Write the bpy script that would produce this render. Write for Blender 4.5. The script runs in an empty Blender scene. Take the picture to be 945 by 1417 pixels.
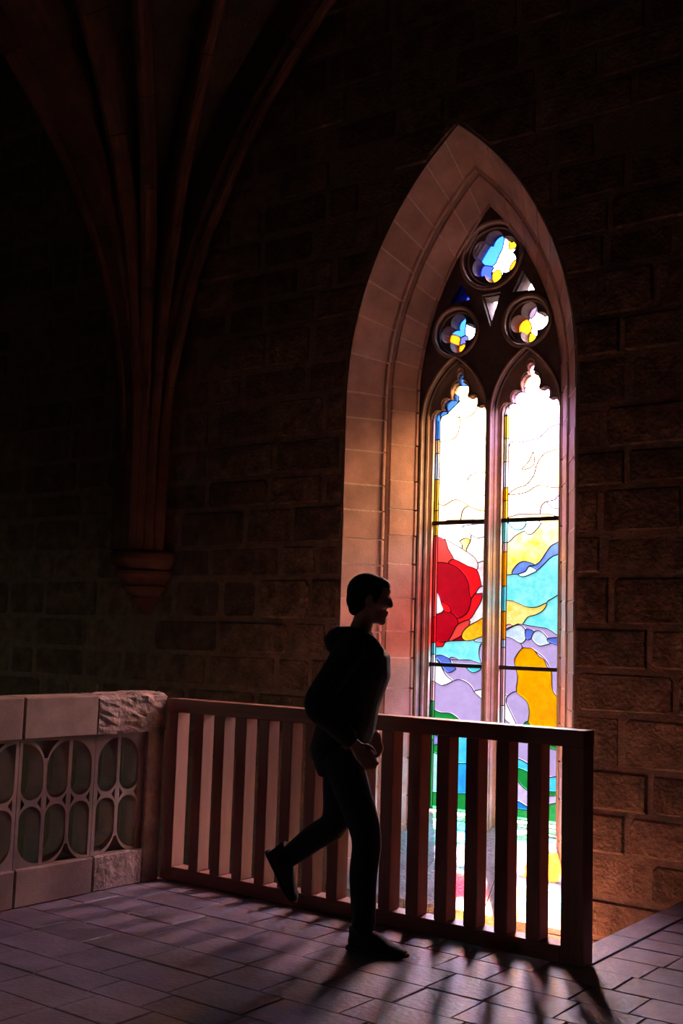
import bpy, bmesh, math, random
from mathutils import Vector, Matrix
from mathutils.geometry import delaunay_2d_cdt
random.seed(7)
S = bpy.context.scene
COL = S.collection

# ---------------------------------------------------------------- camera
F, CX, CY, CH, YAW, PIT, ROL = 1554.07, 2.1964, -4.8861, 1.4377, -0.6401, 0.1123, 0.0310
FW = Vector((math.sin(YAW)*math.cos(PIT), math.cos(YAW)*math.cos(PIT), math.sin(PIT)))
R0 = Vector((math.cos(YAW), -math.sin(YAW), 0)); U0 = R0.cross(FW)
RT = R0*math.cos(ROL) + U0*math.sin(ROL); UP = -R0*math.sin(ROL) + U0*math.cos(ROL)
CAM = Vector((CX, CY, CH))
cd = bpy.data.cameras.new('camera'); cam = bpy.data.objects.new('camera', cd); COL.objects.link(cam)
cd.sensor_fit = 'VERTICAL'; cd.sensor_height = 36.0; cd.lens = 36.0*F/1417.0; cd.clip_start = 0.05
m = Matrix((RT, UP, -FW)).transposed().to_4x4(); m.translation = CAM; cam.matrix_world = m
S.camera = cam

# ---------------------------------------------------------------- sky, sun, exposure
SKY_HIGH, SKY_HORIZON, GROUND = (50.0, 45.0, 66.0), (58.0, 52.0, 65.0), (1.0, .96, .96)
SUN_STRENGTH, EXPOSURE = 260.0, 0.0
w = bpy.data.worlds.new('sky'); S.world = w; w.use_nodes = True
nt = w.node_tree; nt.nodes.clear()
tc = nt.nodes.new('ShaderNodeTexCoord'); sp = nt.nodes.new('ShaderNodeSeparateXYZ')
nt.links.new(tc.outputs['Generated'], sp.inputs[0])
def smooth(lo, hi):
    n = nt.nodes.new('ShaderNodeMapRange'); n.interpolation_type = 'SMOOTHSTEP'
    n.inputs['From Min'].default_value = lo; n.inputs['From Max'].default_value = hi
    nt.links.new(sp.outputs['Z'], n.inputs['Value']); return n.outputs['Result']
def wmix(fac, a, b):
    n = nt.nodes.new('ShaderNodeMix'); n.data_type = 'RGBA'; nt.links.new(fac, n.inputs[0])
    for i, c in ((6, a), (7, b)):
        if isinstance(c, tuple): n.inputs[i].default_value = (*c, 1)
        else: nt.links.new(c, n.inputs[i])
    return n.outputs[2]
sky = wmix(smooth(0.25, 0.95), SKY_HORIZON, SKY_HIGH)
allsky = wmix(smooth(0.06, 0.34), GROUND, sky)
bg = nt.nodes.new('ShaderNodeBackground'); out = nt.nodes.new('ShaderNodeOutputWorld')
nt.links.new(allsky, bg.inputs[0]); nt.links.new(bg.outputs[0], out.inputs[0])
w.cycles.sampling_method = 'MANUAL'; w.cycles.sample_map_resolution = 256

sl = bpy.data.lights.new('sun', 'SUN'); sl.energy = SUN_STRENGTH; sl.angle = math.radians(1.6); sl.color = (1, .96, .9)
sun = bpy.data.objects.new('sun', sl); COL.objects.link(sun)
sun.rotation_euler = Vector((0.22, -0.30, -1.18)).to_track_quat('-Z', 'Y').to_euler()
pl = bpy.data.lights.new('window_portal', 'AREA'); pl.shape = 'RECTANGLE'; pl.size = 1.25; pl.size_y = 4.75
pl.cycles.is_portal = True
po = bpy.data.objects.new('window_portal', pl); COL.objects.link(po)
po.location = (-1.955, 2.80, 2.45); po.rotation_euler = (math.radians(-90), 0, 0)
S.view_settings.view_transform = 'Standard'; S.view_settings.look = 'None'
S.view_settings.gamma = 1; S.view_settings.use_curve_mapping = False
S.view_settings.exposure = EXPOSURE
S.cycles.use_denoising = True
S.cycles.max_bounces = 8; S.cycles.diffuse_bounces = 5; S.cycles.transparent_max_bounces = 12
S.cycles.sample_clamp_indirect = 14.0

# ---------------------------------------------------------------- pixel rays
def ray(px, py): return FW + RT*((px-472.5)/F) - UP*((py-708.5)/F)
def onY(px, py, y):
    d = ray(px, py); t = (y-CAM.y)/d.y; p = CAM + d*t; return (p.x, p.z)
def toPix(P):
    d = Vector(P) - CAM; z = d.dot(FW)
    if z < .1: return (-9e9, -9e9)
    return (472.5 + F*d.dot(RT)/z, 708.5 - F*d.dot(UP)/z)
def inframe(P, mar=25):
    x, y = toPix(P); return -mar < x < 945+mar and -mar < y < 1417+mar

# ---------------------------------------------------------------- materials
def mat(name, col, rough=.85, var=.25, scale=6, bump=0.0, bscale=40, rnd=.0, spec=.3, col2=None, sheen=0):
    M = bpy.data.materials.new(name); M.use_nodes = True
    n = M.node_tree; b = n.nodes['Principled BSDF']
    b.inputs['Roughness'].default_value = rough; b.inputs['Specular IOR Level'].default_value = spec
    if sheen: b.inputs['Sheen Weight'].default_value = sheen
    tx = n.nodes.new('ShaderNodeTexCoord')
    no = n.nodes.new('ShaderNodeTexNoise'); no.inputs['Scale'].default_value = scale; no.inputs['Detail'].default_value = 6
    no.inputs['Roughness'].default_value = .65
    n.links.new(tx.outputs['Object'], no.inputs['Vector'])
    mx = n.nodes.new('ShaderNodeMix'); mx.data_type = 'RGBA'
    c2 = col2 or tuple(max(0, c*(1-2*var)) for c in col)
    mx.inputs[6].default_value = (*c2, 1); mx.inputs[7].default_value = (*[min(1, c*(1+var)) for c in col], 1)
    rp = n.nodes.new('ShaderNodeMapRange'); rp.inputs['From Min'].default_value = .3; rp.inputs['From Max'].default_value = .7
    n.links.new(no.outputs['Fac'], rp.inputs['Value']); n.links.new(rp.outputs[0], mx.inputs[0])
    src = mx.outputs[2]
    if rnd:
        oi = n.nodes.new('ShaderNodeObjectInfo')
        r2 = n.nodes.new('ShaderNodeMapRange'); r2.inputs['To Min'].default_value = 1-rnd; r2.inputs['To Max'].default_value = 1+rnd*.6
        n.links.new(oi.outputs['Random'], r2.inputs['Value'])
        vm = n.nodes.new('ShaderNodeVectorMath'); vm.operation = 'SCALE'
        n.links.new(src, vm.inputs[0]); n.links.new(r2.outputs[0], vm.inputs['Scale']); src = vm.outputs[0]
    n.links.new(src, b.inputs['Base Color'])
    if bump:
        n2 = n.nodes.new('ShaderNodeTexNoise'); n2.inputs['Scale'].default_value = bscale; n2.inputs['Detail'].default_value = 8
        n.links.new(tx.outputs['Object'], n2.inputs['Vector'])
        bp = n.nodes.new('ShaderNodeBump'); bp.inputs['Strength'].default_value = bump; bp.inputs['Distance'].default_value = .02
        n.links.new(n2.outputs['Fac'], bp.inputs['Height']); n.links.new(bp.outputs[0], b.inputs['Normal'])
    return M
def woodmat(name, c1, c2, axis):
    M = bpy.data.materials.new(name); M.use_nodes = True; n = M.node_tree; b = n.nodes['Principled BSDF']
    b.inputs['Roughness'].default_value = .5; b.inputs['Specular IOR Level'].default_value = .35
    tx = n.nodes.new('ShaderNodeTexCoord'); mp = n.nodes.new('ShaderNodeMapping')
    mp.inputs['Scale'].default_value = [3 if i == axis else 45 for i in range(3)]
    no = n.nodes.new('ShaderNodeTexNoise'); no.inputs['Scale'].default_value = 1; no.inputs['Detail'].default_value = 5
    oi = n.nodes.new('ShaderNodeObjectInfo'); va = n.nodes.new('ShaderNodeVectorMath'); va.operation = 'ADD'
    sc = n.nodes.new('ShaderNodeVectorMath'); sc.operation = 'SCALE'; sc.inputs[0].default_value = (7, 5, 9)
    n.links.new(oi.outputs['Random'], sc.inputs['Scale']); n.links.new(tx.outputs['Object'], va.inputs[0]); n.links.new(sc.outputs[0], va.inputs[1])
    n.links.new(va.outputs[0], mp.inputs[0]); n.links.new(mp.outputs[0], no.inputs['Vector'])
    mx = n.nodes.new('ShaderNodeMix'); mx.data_type = 'RGBA'; mx.inputs[6].default_value = (*c1, 1); mx.inputs[7].default_value = (*c2, 1)
    n.links.new(no.outputs['Fac'], mx.inputs[0]); n.links.new(mx.outputs[2], b.inputs['Base Color'])
    bp = n.nodes.new('ShaderNodeBump'); bp.inputs['Strength'].default_value = .25; bp.inputs['Distance'].default_value = .004
    n.links.new(no.outputs['Fac'], bp.inputs['Height']); n.links.new(bp.outputs[0], b.inputs['Normal'])
    return M
GLASS = {}
def glass(col, streak=None, name='glass'):
    key = (col, streak)
    if key in GLASS: return GLASS[key]
    M = bpy.data.materials.new('stained_glass'); M.use_nodes = True; n = M.node_tree; n.nodes.clear()
    o = n.nodes.new('ShaderNodeOutputMaterial'); tr = n.nodes.new('ShaderNodeBsdfTransparent'); tl = n.nodes.new('ShaderNodeBsdfTranslucent')
    gl = n.nodes.new('ShaderNodeBsdfGlossy'); gl.inputs['Roughness'].default_value = .15; gl.inputs['Color'].default_value = (1, 1, 1, 1)
    tx = n.nodes.new('ShaderNodeTexCoord'); no = n.nodes.new('ShaderNodeTexNoise'); no.inputs['Scale'].default_value = 9; no.inputs['Detail'].default_value = 7
    no.inputs['Roughness'].default_value = .7
    n.links.new(tx.outputs['Object'], no.inputs['Vector'])
    rp = n.nodes.new('ShaderNodeMapRange'); rp.inputs['From Min'].default_value = .35; rp.inputs['From Max'].default_value = .65
    n.links.new(no.outputs['Fac'], rp.inputs['Value'])
    mx = n.nodes.new('ShaderNodeMix'); mx.data_type = 'RGBA'
    mx.inputs[6].default_value = (*col, 1); mx.inputs[7].default_value = (*(streak or tuple(c*.82 for c in col)), 1)
    n.links.new(rp.outputs[0], mx.inputs[0])
    n.links.new(mx.outputs[2], tr.inputs['Color']); n.links.new(mx.outputs[2], tl.inputs['Color'])
    m1 = n.nodes.new('ShaderNodeMixShader'); m1.inputs[0].default_value = .45 if max(col) < .2 else .012     # small foil panes are thick opal glass
    n.links.new(tr.outputs[0], m1.inputs[1]); n.links.new(tl.outputs[0], m1.inputs[2])
    m2 = n.nodes.new('ShaderNodeMixShader'); m2.inputs[0].default_value = .03
    n.links.new(m1.outputs[0], m2.inputs[1]); n.links.new(gl.outputs[0], m2.inputs[2]); n.links.new(m2.outputs[0], o.inputs[0])
    GLASS[key] = M; return M

WALLST = mat('wall_stone', (.25, .140, .088), var=.3, scale=6, bump=1.0, bscale=38, rnd=.35, spec=.15)
MORTAR = mat('mortar', (.265, .158, .105), var=.15, scale=12, bump=.5, bscale=60, spec=.1)
ASHLAR = mat('ashlar', (.52, .31, .25), var=.16, scale=4, bump=.22, bscale=130, rnd=.14, spec=.15)
PALEMORTAR = mat('pale_mortar', (.66, .50, .42), var=.1, scale=20, bump=.3, spec=.1)
TRACERY = mat('tracery_stone', (.40, .29, .23), var=.15, scale=6, bump=.25, bscale=60, spec=.15)
SHADEDST = mat('shaded_tracery_stone', (.17, .125, .11), var=.2, scale=6, bump=.25, bscale=60, spec=.1)  # tracery stone with the shade of its unlit room side put into the colour
SILLST = mat('sill_stone', (.42, .34, .30), var=.2, scale=8, bump=.6, bscale=45, spec=.15)
WELLST = mat('bounce_landing_stone', (.62, .42, .29), var=.15, scale=6, bump=.3, spec=.15)  # pale warm tone set to bounce more orange light onto the wall
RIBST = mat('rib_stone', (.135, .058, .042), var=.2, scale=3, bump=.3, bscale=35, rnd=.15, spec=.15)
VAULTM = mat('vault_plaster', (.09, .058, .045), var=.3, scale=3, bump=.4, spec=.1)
PAVE = mat('paving', (.25, .20, .26), rough=.46, var=.2, scale=5, bump=.25, bscale=40, rnd=.22, spec=.5)
PAVEJ = mat('paving_joint', (.34, .28, .30), var=.2, scale=20, bump=.3, spec=.1)
BALST = mat('balustrade_stone', (.50, .34, .29), var=.15, scale=5, bump=.2, bscale=160, rnd=.1, spec=.15)
ROUGHST = mat('rough_balustrade_stone', (.50, .34, .29), var=.2, scale=9, bump=1.0, bscale=22, spec=.15)
WOODV = woodmat('fence_wood_upright', (.21, .085, .058), (.36, .16, .115), 2)
WOODH = woodmat('fence_wood_rail', (.21, .085, .058), (.36, .16, .115), 0)
LEAD = mat('lead', (.03, .03, .035), rough=.5, var=.1)
IRON = mat('iron', (.02, .018, .016), rough=.6, var=.1)
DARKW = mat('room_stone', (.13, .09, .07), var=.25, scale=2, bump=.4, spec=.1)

# ---------------------------------------------------------------- mesh helpers
def link(name, me, M, parent=None, smooth=False):
    o = bpy.data.objects.new(name, me); COL.objects.link(o)
    if M: me.materials.append(M)
    if parent: o.parent = parent
    if smooth:
        for p in me.polygons: p.use_smooth = True
    return o
def pyd(name, v, f, M, parent=None, smooth=False):
    me = bpy.data.meshes.new(name); me.from_pydata([tuple(p) for p in v], [], f); me.update()
    bm = bmesh.new(); bm.from_mesh(me); bmesh.ops.recalc_face_normals(bm, faces=bm.faces); bm.to_mesh(me); bm.free()
    return link(name, me, M, parent, smooth)
def boxvf(x0, x1, y0, y1, z0, z1, b=0.0):
    if b <= 0:
        v = [(x, y, z) for z in (z0, z1) for y in (y0, y1) for x in (x0, x1)]
        return v, [(0, 1, 3, 2), (4, 5, 7, 6), (0, 1, 5, 4), (2, 3, 7, 6), (0, 2, 6, 4), (1, 3, 7, 5)]
    bm = bmesh.new(); bmesh.ops.create_cube(bm, size=1)
    for q in bm.verts: q.co = Vector(((x0+x1)/2+q.co.x*(x1-x0), (y0+y1)/2+q.co.y*(y1-y0), (z0+z1)/2+q.co.z*(z1-z0)))
    bmesh.ops.bevel(bm, geom=bm.edges[:], offset=b, segments=1, affect='EDGES')
    bm.verts.index_update(); v = [tuple(q.co) for q in bm.verts]; f = [tuple(q.index for q in p.verts) for p in bm.faces]; bm.free()
    return v, f
def box(name, x0, x1, y0, y1, z0, z1, M, parent=None, b=0.0):
    v, f = boxvf(x0, x1, y0, y1, z0, z1, b); return pyd(name, v, f, M, parent)
def merge(parts):
    V, Fc = [], []
    for v, f in parts:
        k = len(V); V += list(v); Fc += [tuple(i+k for i in q) for q in f]
    return V, Fc
def tag(o, label=None, cat=None, group=None, kind=None):
    if label: o['label'] = label
    if cat: o['category'] = cat
    if group: o['group'] = group
    if kind: o['kind'] = kind
    return o
def empty(name, loc=(0, 0, 0)):
    o = bpy.data.objects.new(name, None); o.empty_display_size = .1; COL.objects.link(o); o.location = loc; return o
def inset(poly, d):
    n = len(poly); out_ = []
    A = sum(poly[i][0]*poly[(i+1) % n][1]-poly[(i+1) % n][0]*poly[i][1] for i in range(n))
    sg = 1 if A > 0 else -1
    for i in range(n):
        p0, p1, p2 = Vector(poly[i-1]), Vector(poly[i]), Vector(poly[(i+1) % n])
        a = (p1-p0); b = (p2-p1)
        if a.length < 1e-6 or b.length < 1e-6: out_.append(tuple(p1)); continue
        a.normalize(); b.normalize()
        na = Vector((-a.y, a.x))*sg; nb = Vector((-b.y, b.x))*sg
        k = na+nb
        if k.length < .2: out_.append(tuple(p1)); continue
        k = k/(k.length_squared)*2
        if k.length > 2.5: k = k.normalized()*2.5
        out_.append(tuple(p1+k*d))
    return out_
def inpoly(p, poly):
    x, y = p; c = False; n = len(poly); j = n-1
    for i in range(n):
        xi, yi = poly[i]; xj, yj = poly[j]
        if (yi > y) != (yj > y) and x < (xj-xi)*(y-yi)/(yj-yi)+xi: c = not c
        j = i
    return c
def smoothloop(pts, k=3):
    n = len(pts); o = []
    for i in range(n):
        a, b, c, d = [Vector(pts[(i+j-1) % n]) for j in range(4)]
        for s in range(k):
            t = s/k
            o.append(tuple(.5*((2*b)+(c-a)*t+(2*a-5*b+4*c-d)*t*t+(3*b-a-3*c+d)*t*t*t)))
    return o
def cdt(loops):
    V, E_ = [], []
    for l in loops:
        k = len(V); n = len(l); V += [Vector(p) for p in l]; E_ += [(k+i, k+(i+1) % n) for i in range(n)]
    r = delaunay_2d_cdt(V, E_, [], 0, 1e-5)
    return [tuple(p) for p in r[0]], [tuple(t) for t in r[2]]
def plate(outer, holes, y0, y1):
    """(x,z) plate with holes, extruded from y0 (front) to y1"""
    v, t = cdt([outer]+holes)
    keep = []
    for tri in t:
        c = (sum(v[i][0] for i in tri)/3, sum(v[i][1] for i in tri)/3)
        if inpoly(c, outer) and not any(inpoly(c, h) for h in holes): keep.append(tri)
    n = len(v); V = [(x, y0, z) for x, z in v]+[(x, y1, z) for x, z in v]
    Fc = [tuple(q) for q in keep]+[tuple(i+n for i in reversed(q)) for q in keep]
    ed = {}
    for q in keep:
        for i in range(3):
            a, b = q[i], q[(i+1) % 3]; ed[(a, b)] = 1
    for a, b in ed:
        if (b, a) not in ed: Fc.append((a, b, b+n, a+n))
    return V, Fc
def prism_stone(poly, yf, yb, ch=.012, bulge=0.0):
    """stone block: (x,z) outline, front face at yf facing -y with chamfered arris, back at yb"""
    n = len(poly); p2 = inset(poly, ch)
    V = [(x, yb, z) for x, z in poly]+[(x, yf+ch, z) for x, z in poly]+[(x, yf, z) for x, z in p2]
    cx = sum(p[0] for p in p2)/n; cz = sum(p[1] for p in p2)/n
    V.append((cx, yf-bulge, cz)); Fc = []
    for i in range(n):
        j = (i+1) % n
        Fc += [(i, j, n+j, n+i), (n+i, n+j, 2*n+j, 2*n+i), (2*n+i, 2*n+j, 3*n)]
    return V, Fc

# ---------------------------------------------------------------- window geometry
WC, YW = -1.955, 2.0                       # window axis, inner wall plane
ZSP, ARC = 3.30, 1.55                      # spring line, arc centre offset
YG = 2.66                                  # glass plane
def halfw(z, wd):
    if z <= ZSP: return wd
    q = (wd+ARC)**2-(z-ZSP)**2
    return max(0.0, math.sqrt(q)-ARC) if q > 0 else 0.0
def apex(wd): return ZSP+math.sqrt((wd+ARC)**2-ARC**2)
def archpath(wd, zb, nj=8, na=14):
    """left half of the pointed arch, from jamb foot to apex, as (x offset, z)"""
    p = [(-wd, zb+(ZSP-zb)*i/nj) for i in range(nj)]
    th = math.acos(ARC/(wd+ARC))
    for i in range(na+1):
        a = th*i/na; p.append((-(wd+ARC)*math.cos(a)+ARC, ZSP+(wd+ARC)*math.sin(a)))
    p[-1] = (0.0, p[-1][1]); return p
def archloop(wd, zb, na=14):
    l = [(-wd, zb)]+archpath(wd, ZSP, 1, na)
    r = [(-x, z) for x, z in reversed(l[:-1])]
    return [(WC+x, z) for x, z in l+r]

# ---------------------------------------------------------------- walls, floors, ceiling
XL, XR, YB, ZLOW, ZTOP = -11.0, 3.6, -8.0, -3.2, 8.2
ap = archloop(.965, -.42)
V, Fc = plate([(XL, ZLOW), (XR, ZLOW), (XR, 8.6), (XL, 8.6)], [ap], YW+.003, YW+.10)
wall = tag(pyd('wall_window', V, Fc, MORTAR), 'rough reddish stone block wall pierced by the pointed window', kind='structure')
tag(box('wall_left', XL-.3, XL, YB, YW+.1, ZLOW, 8.6, DARKW), 'dark end wall of the church', kind='structure')
tag(box('wall_right', XR, XR+.3, YB, YW+.1, ZLOW, 8.6, DARKW), 'dark side wall of the gallery', kind='structure')
W2 = [(-9.3, 1.6), (-8.5, 1.6), (-8.5, 4.2), (-8.6, 4.7), (-8.9, 5.2), (-9.2, 4.7), (-9.3, 4.2)]
V, Fc = plate([(XL, ZLOW), (XR, ZLOW), (XR, 8.6), (XL, 8.6)], [W2], YB, YB-.3)
tag(pyd('wall_back', V, Fc, DARKW), 'dark wall behind the gallery', kind='structure')
tag(pyd('fill_window', [(x, YB-.15, z_) for x, z_ in W2], [tuple(range(len(W2)))], glass((.19, .27, .19))), 'unseen narrow greenish window added to light the left wall', kind='structure')  # out of view, added for the faint greenish light on the left wall
pl2 = bpy.data.lights.new('far_window_portal', 'AREA'); pl2.shape = 'RECTANGLE'; pl2.size = .9; pl2.size_y = 3.8; pl2.cycles.is_portal = True
po2 = bpy.data.objects.new('far_window_portal', pl2); COL.objects.link(po2); po2.location = (-8.9, YB-.32, 3.4); po2.rotation_euler = (math.radians(90), 0, 0)
tag(box('floor_lower', XL, XR, YB, YW+.1, ZLOW-.3, ZLOW, DARKW), 'dark floor of the church below the gallery', kind='structure')
XBAL = -2.70                               # balustrade face
V, Fc = merge([boxvf(XBAL-.22, XR, YB, .03, ZLOW, -.005), boxvf(-.16, XR, .03, YW+.014, ZLOW, -.005)])
floor = tag(pyd('floor', V, Fc, PAVEJ), 'worn stone paving of the gallery floor', kind='structure')
tag(box('floor_well', XBAL-.22, -.16, .03, YW+.014, -.9, -.52, WELLST), 'unseen stone landing below the window, raised to bounce sunlight up', kind='structure')  # hidden by the fence, set high to reflect sun onto the wall foot

# wall stones -------------------------------------------------------
cand = []
z = -1.3; rr = random.Random(3)
while z < 8.3:
    h = rr.uniform(.25, .34); z1 = z+h
    x = -8.6+rr.uniform(0, .4)
    xs = []
    while x < .9:
        l = rr.uniform(.32, .78); xs.append((x, x+l)); x += l
    g = .014
    for x0, x1 in xs:
        a0, a1 = x0+g, x1-g; b0, b1 = z+g, z1-g
        hw = [halfw(q, .972) if -.44 < q else 0 for q in (b0, (b0+b1)/2, b1)]
        if b1 < -.42: hw = [0, 0, 0]
        elif b0 < -.42: b0 = -.42+.0; hw[0] = .972
        polys = []
        if max(hw) <= 0 or a1 <= WC-max(hw) or a0 >= WC+max(hw):
            polys.append([(a0, b0), (a1, b0), (a1, b1), (a0, b1)])
        else:
            for side in (-1, 1):
                e = [WC+side*q for q in hw]
                if side < 0:
                    if a0 >= min(e)-.02: continue
                    r = [min(a1, q-.004) for q in e]
                    if min(r)-a0 < .03: continue
                    polys.append([(a0, b0), (r[0], b0), (r[1], (b0+b1)/2), (r[2], b1), (a0, b1)])
                else:
                    if a1 <= max(e)+.02: continue
                    r = [max(a0, q+.004) for q in e]
                    if a1-max(r) < .03: continue
                    polys.append([(r[0], b0), (a1, b0), (a1, b1), (r[2], b1), (r[1], (b0+b1)/2)])
        for p in polys:
            pr = rr.uniform(.0, .020)
            j = lambda: rr.uniform(-.014, .014)
            pp = p
            if len(p) == 4:
                k1 = lambda: rr.uniform(.012, .05)
                (A, B), (C_, _), (_, D_), _ = p
                pp = [(A+k1(), B+abs(j())*.6), (C_-k1(), B+abs(j())*.6), (C_-abs(j()), B+k1()), (C_-abs(j()), D_-k1()), (C_-k1(), D_-abs(j())*.6), (A+k1(), D_-abs(j())*.6), (A+abs(j()), D_-k1()), (A+abs(j()), B+k1())]
            cxm = sum(q[0] for q in p)/len(p); czm = sum(q[1] for q in p)/len(p)
            cand.append((inframe((cxm, YW, czm), 20), pp, YW-pr+.004, rr.uniform(-.002, .012), cxm, czm))
    z = z1
vis = [c for c in cand if c[0] and not (c[4] < -1 and c[5] < .3 and c[4] < -3)]
rest = [c for c in cand if not c[0]]
def area_px(c):
    d = (Vector((c[4], YW, c[5]))-CAM).length
    xs = [p[0] for p in c[1]]; zs = [p[1] for p in c[1]]
    return (max(xs)-min(xs))*(max(zs)-min(zs))/d/d
vis.sort(key=area_px, reverse=True)
rest += vis[300:]; vis = vis[:300]
for c in vis:
    v, f = prism_stone(c[1], c[2], YW+.05, .014, c[3]); pyd('stone', v, f, WALLST, wall)
v, f = merge([prism_stone(c[1], c[2], YW+.05, .014, c[3]) for c in rest])
tag(pyd('remaining_stones', v, f, WALLST, wall), kind='stuff')

# ---------------------------------------------------------------- window_1: reveal, stones, tracery, glass
def sweep_half(profile, path_of, y_of=lambda d: YW+d, side=-1, t0=0, t1=1, n=8, capped=True):
    """sweep a closed (w,d) profile along the left/right half arch; t = 0 foot .. 1 apex (by arc length of the outer line)"""
    V, Fc = [], []; m_ = len(profile)
    for i in range(n+1):
        t = t0+(t1-t0)*i/n
        for (wd, d) in profile:
            x, z_ = path_of(wd, t); V.append((WC+side*x, y_of(d), z_))
    for i in range(n):
        for k in range(m_):
            a = i*m_+k; b = i*m_+(k+1) % m_
            Fc.append((a, b, b+m_, a+m_))
    if capped: Fc += [tuple(range(m_)), tuple(n*m_+k for k in reversed(range(m_)))]
    return V, Fc
ZFOOT = -.42
LJ = ZSP-ZFOOT; THO = math.acos(ARC/(.85+ARC)); LA = (.85+ARC)*THO; TJ = LJ/(LJ+LA)
def halfpath(wd, t):
    """t<TJ: straight jamb, beyond: arc with the wd-specific apex angle; x offset positive outward"""
    if t <= TJ: return wd, ZFOOT+LJ*t/TJ
    th = math.acos(ARC/(wd+ARC)); a = th*(t-TJ)/(1-TJ)
    return (wd+ARC)*math.cos(a)-ARC, ZSP+(wd+ARC)*math.sin(a)
# mortar core of the reveal (slightly behind the stone faces)
core = []
for side in (-1, 1):
    core.append(sweep_half([(.985, .010), (.960, .0015), (.803, .247), (.79, .28), (.80, .31), (.748, .321), (.638, .487), (.655, .52), (.66, .80), (.985, .80)], halfpath, side=side, n=48))
v, f = merge(core)
win = tag(pyd('window_1', v, f, PALEMORTAR), 'tall pointed stone window with two stained glass lights', kind='structure')
# ashlar blocks of the two bands, each stone its own object
band1 = [(.957, .0), (.80, .245), (.792, .255), (.776, .262), (.768, .275), (.775, .29), (.80, .31), (.96, .31)]
band2 = [(.745, .318), (.635, .485), (.622, .492), (.615, .503), (.622, .515), (.65, .525), (.80, .525), (.80, .318)]
rr = random.Random(11)
for side in (-1, 1):
    for band, per in ((band1, .235), (band2, .24)):
        tot = LJ+LA; t = 0.0
        cuts = [0.0]
        while cuts[-1] < tot-.30: cuts.append(cuts[-1]+per*rr.uniform(.82, 1.2))
        cuts[-1] = tot if tot-cuts[-1] < .12 else cuts[-1]
        if cuts[-1] < tot: cuts.append(tot)
        for a, b in zip(cuts[:-1], cuts[1:]):
            g = .0065; t0 = (a+g)/tot; t1 = (b-g)/tot
            if b == tot: t1 = 1.0
            nn = 1 if t1 <= TJ else 4
            j = rr.uniform(-.003, .003)
            v, f = sweep_half([(wd+j, d) for wd, d in band], halfpath, side=side, t0=t0, t1=t1, n=nn)
            pyd('stone', v, f, ASHLAR, win)
# inner moulded frame around the glass
def arcpts(cx, cy, r, a0, a1, n):
    return [(cx+r*math.cos(math.radians(a0+(a1-a0)*i/n)), cy+r*math.sin(math.radians(a0+(a1-a0)*i/n))) for i in range(n+1)]
mould = [(.63, .53)]+arcpts(.612, .548, .016, 70, -160, 6)+[(.608, .565), (.60, .575)]+arcpts(.583, .590, .014, 90, -150, 6)+[(.577, .605), (.565, .612), (.560, .625), (.548, .632), (.545, .640), (.545, .72), (.70, .72), (.70, .53)]
for side in (-1, 1):
    v, f = sweep_half(mould, halfpath, side=side, n=60); pyd('jamb_moulding', v, f, TRACERY, win)
# outer closing ring so that daylight enters only through the glazing
V, Fc = plate([(WC-1.5, -1.0), (WC+1.5, -1.0), (WC+1.5, 5.9), (WC-1.5, 5.9)], [archloop(.60, .16)], YW+.68, YW+.80)
pyd('outer_masonry', V, Fc, TRACERY, win)
# sloping sill in three stones
zs0, zs1, ys0, ys1 = -.375, .165, YW-.012, YG+.03
for k in range(3):
    u0, u1 = k/3+.002, (k+1)/3-.002
    P = lambda u, wd: WC-wd+2*wd*u
    V = [(P(u0, .95), ys0, zs0), (P(u1, .95), ys0, zs0), (P(u1, .60), ys1, zs1), (P(u0, .60), ys1, zs1)]
    V += [(a, b, c-.25) for a, b, c in V]
    pyd('sill_stone', V, [(0, 1, 2, 3), (4, 5, 6, 7), (0, 1, 5, 4), (1, 2, 6, 5), (2, 3, 7, 6), (3, 0, 4, 7)], SILLST, win)

# tracery -----------------------------------------------------------
HL = .2375; LCX = (WC-.3075, WC+.3075); ZG0 = .165
def head(c):
    h = [(HL, ZG0), (HL, 3.20), (.228, 3.238), (.205, 3.265), (.18, 3.272), (.158, 3.262), (.148, 3.268), (.158, 3.30), (.152, 3.328), (.132, 3.348), (.105, 3.353), (.08, 3.342),
         (.07, 3.345), (.08, 3.38), (.076, 3.42), (.058, 3.452), (.034, 3.468), (.022, 3.468), (.034, 3.492), (.035, 3.52), (.024, 3.545), (0, 3.558)]
    return [(c+x, z_) for x, z_ in h]+[(c-x, z_) for x, z_ in reversed(h[:-1])]
def foil(cx, cz, n, rc, rl, rot):
    """n-lobed opening: lobes of radius rl centred at rc"""
    pts = []; N = 96
    for i in range(N):
        a = 2*math.pi*i/N
        best = 0
        for k in range(n):
            b = rot+2*math.pi*k/n; da = a-b
            q = rl*rl-(rc*math.sin(da))**2
            if q >= 0:
                s = rc*math.cos(da)+math.sqrt(q); best = max(best, s)
        pts.append((cx+best*math.cos(a), cz+best*math.sin(a)))
    return pts
def circ(cx, cz, r, n=32): return [(cx+r*math.cos(2*math.pi*i/n), cz+r*math.sin(2*math.pi*i/n)) for i in range(n)]
SIX = (WC, 4.43); QL = (WC-.31, 3.86); QR = (WC+.31, 3.86)
six = foil(*SIX, 6, .128, .080, math.radians(90)); ql = foil(*QL, 4, .088, .068, math.radians(90)); qr = foil(*QR, 4, .088, .068, math.radians(90))
tri_l = [(WC-.36, 4.10), (WC-.20, 4.11), (WC-.27, 4.25)]
tri_r = [(WC+.36, 4.10), (WC+.27, 4.25), (WC+.20, 4.11)]
tri_c = [(WC-.075, 4.11), (WC, 3.88), (WC+.075, 4.11)]
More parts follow.
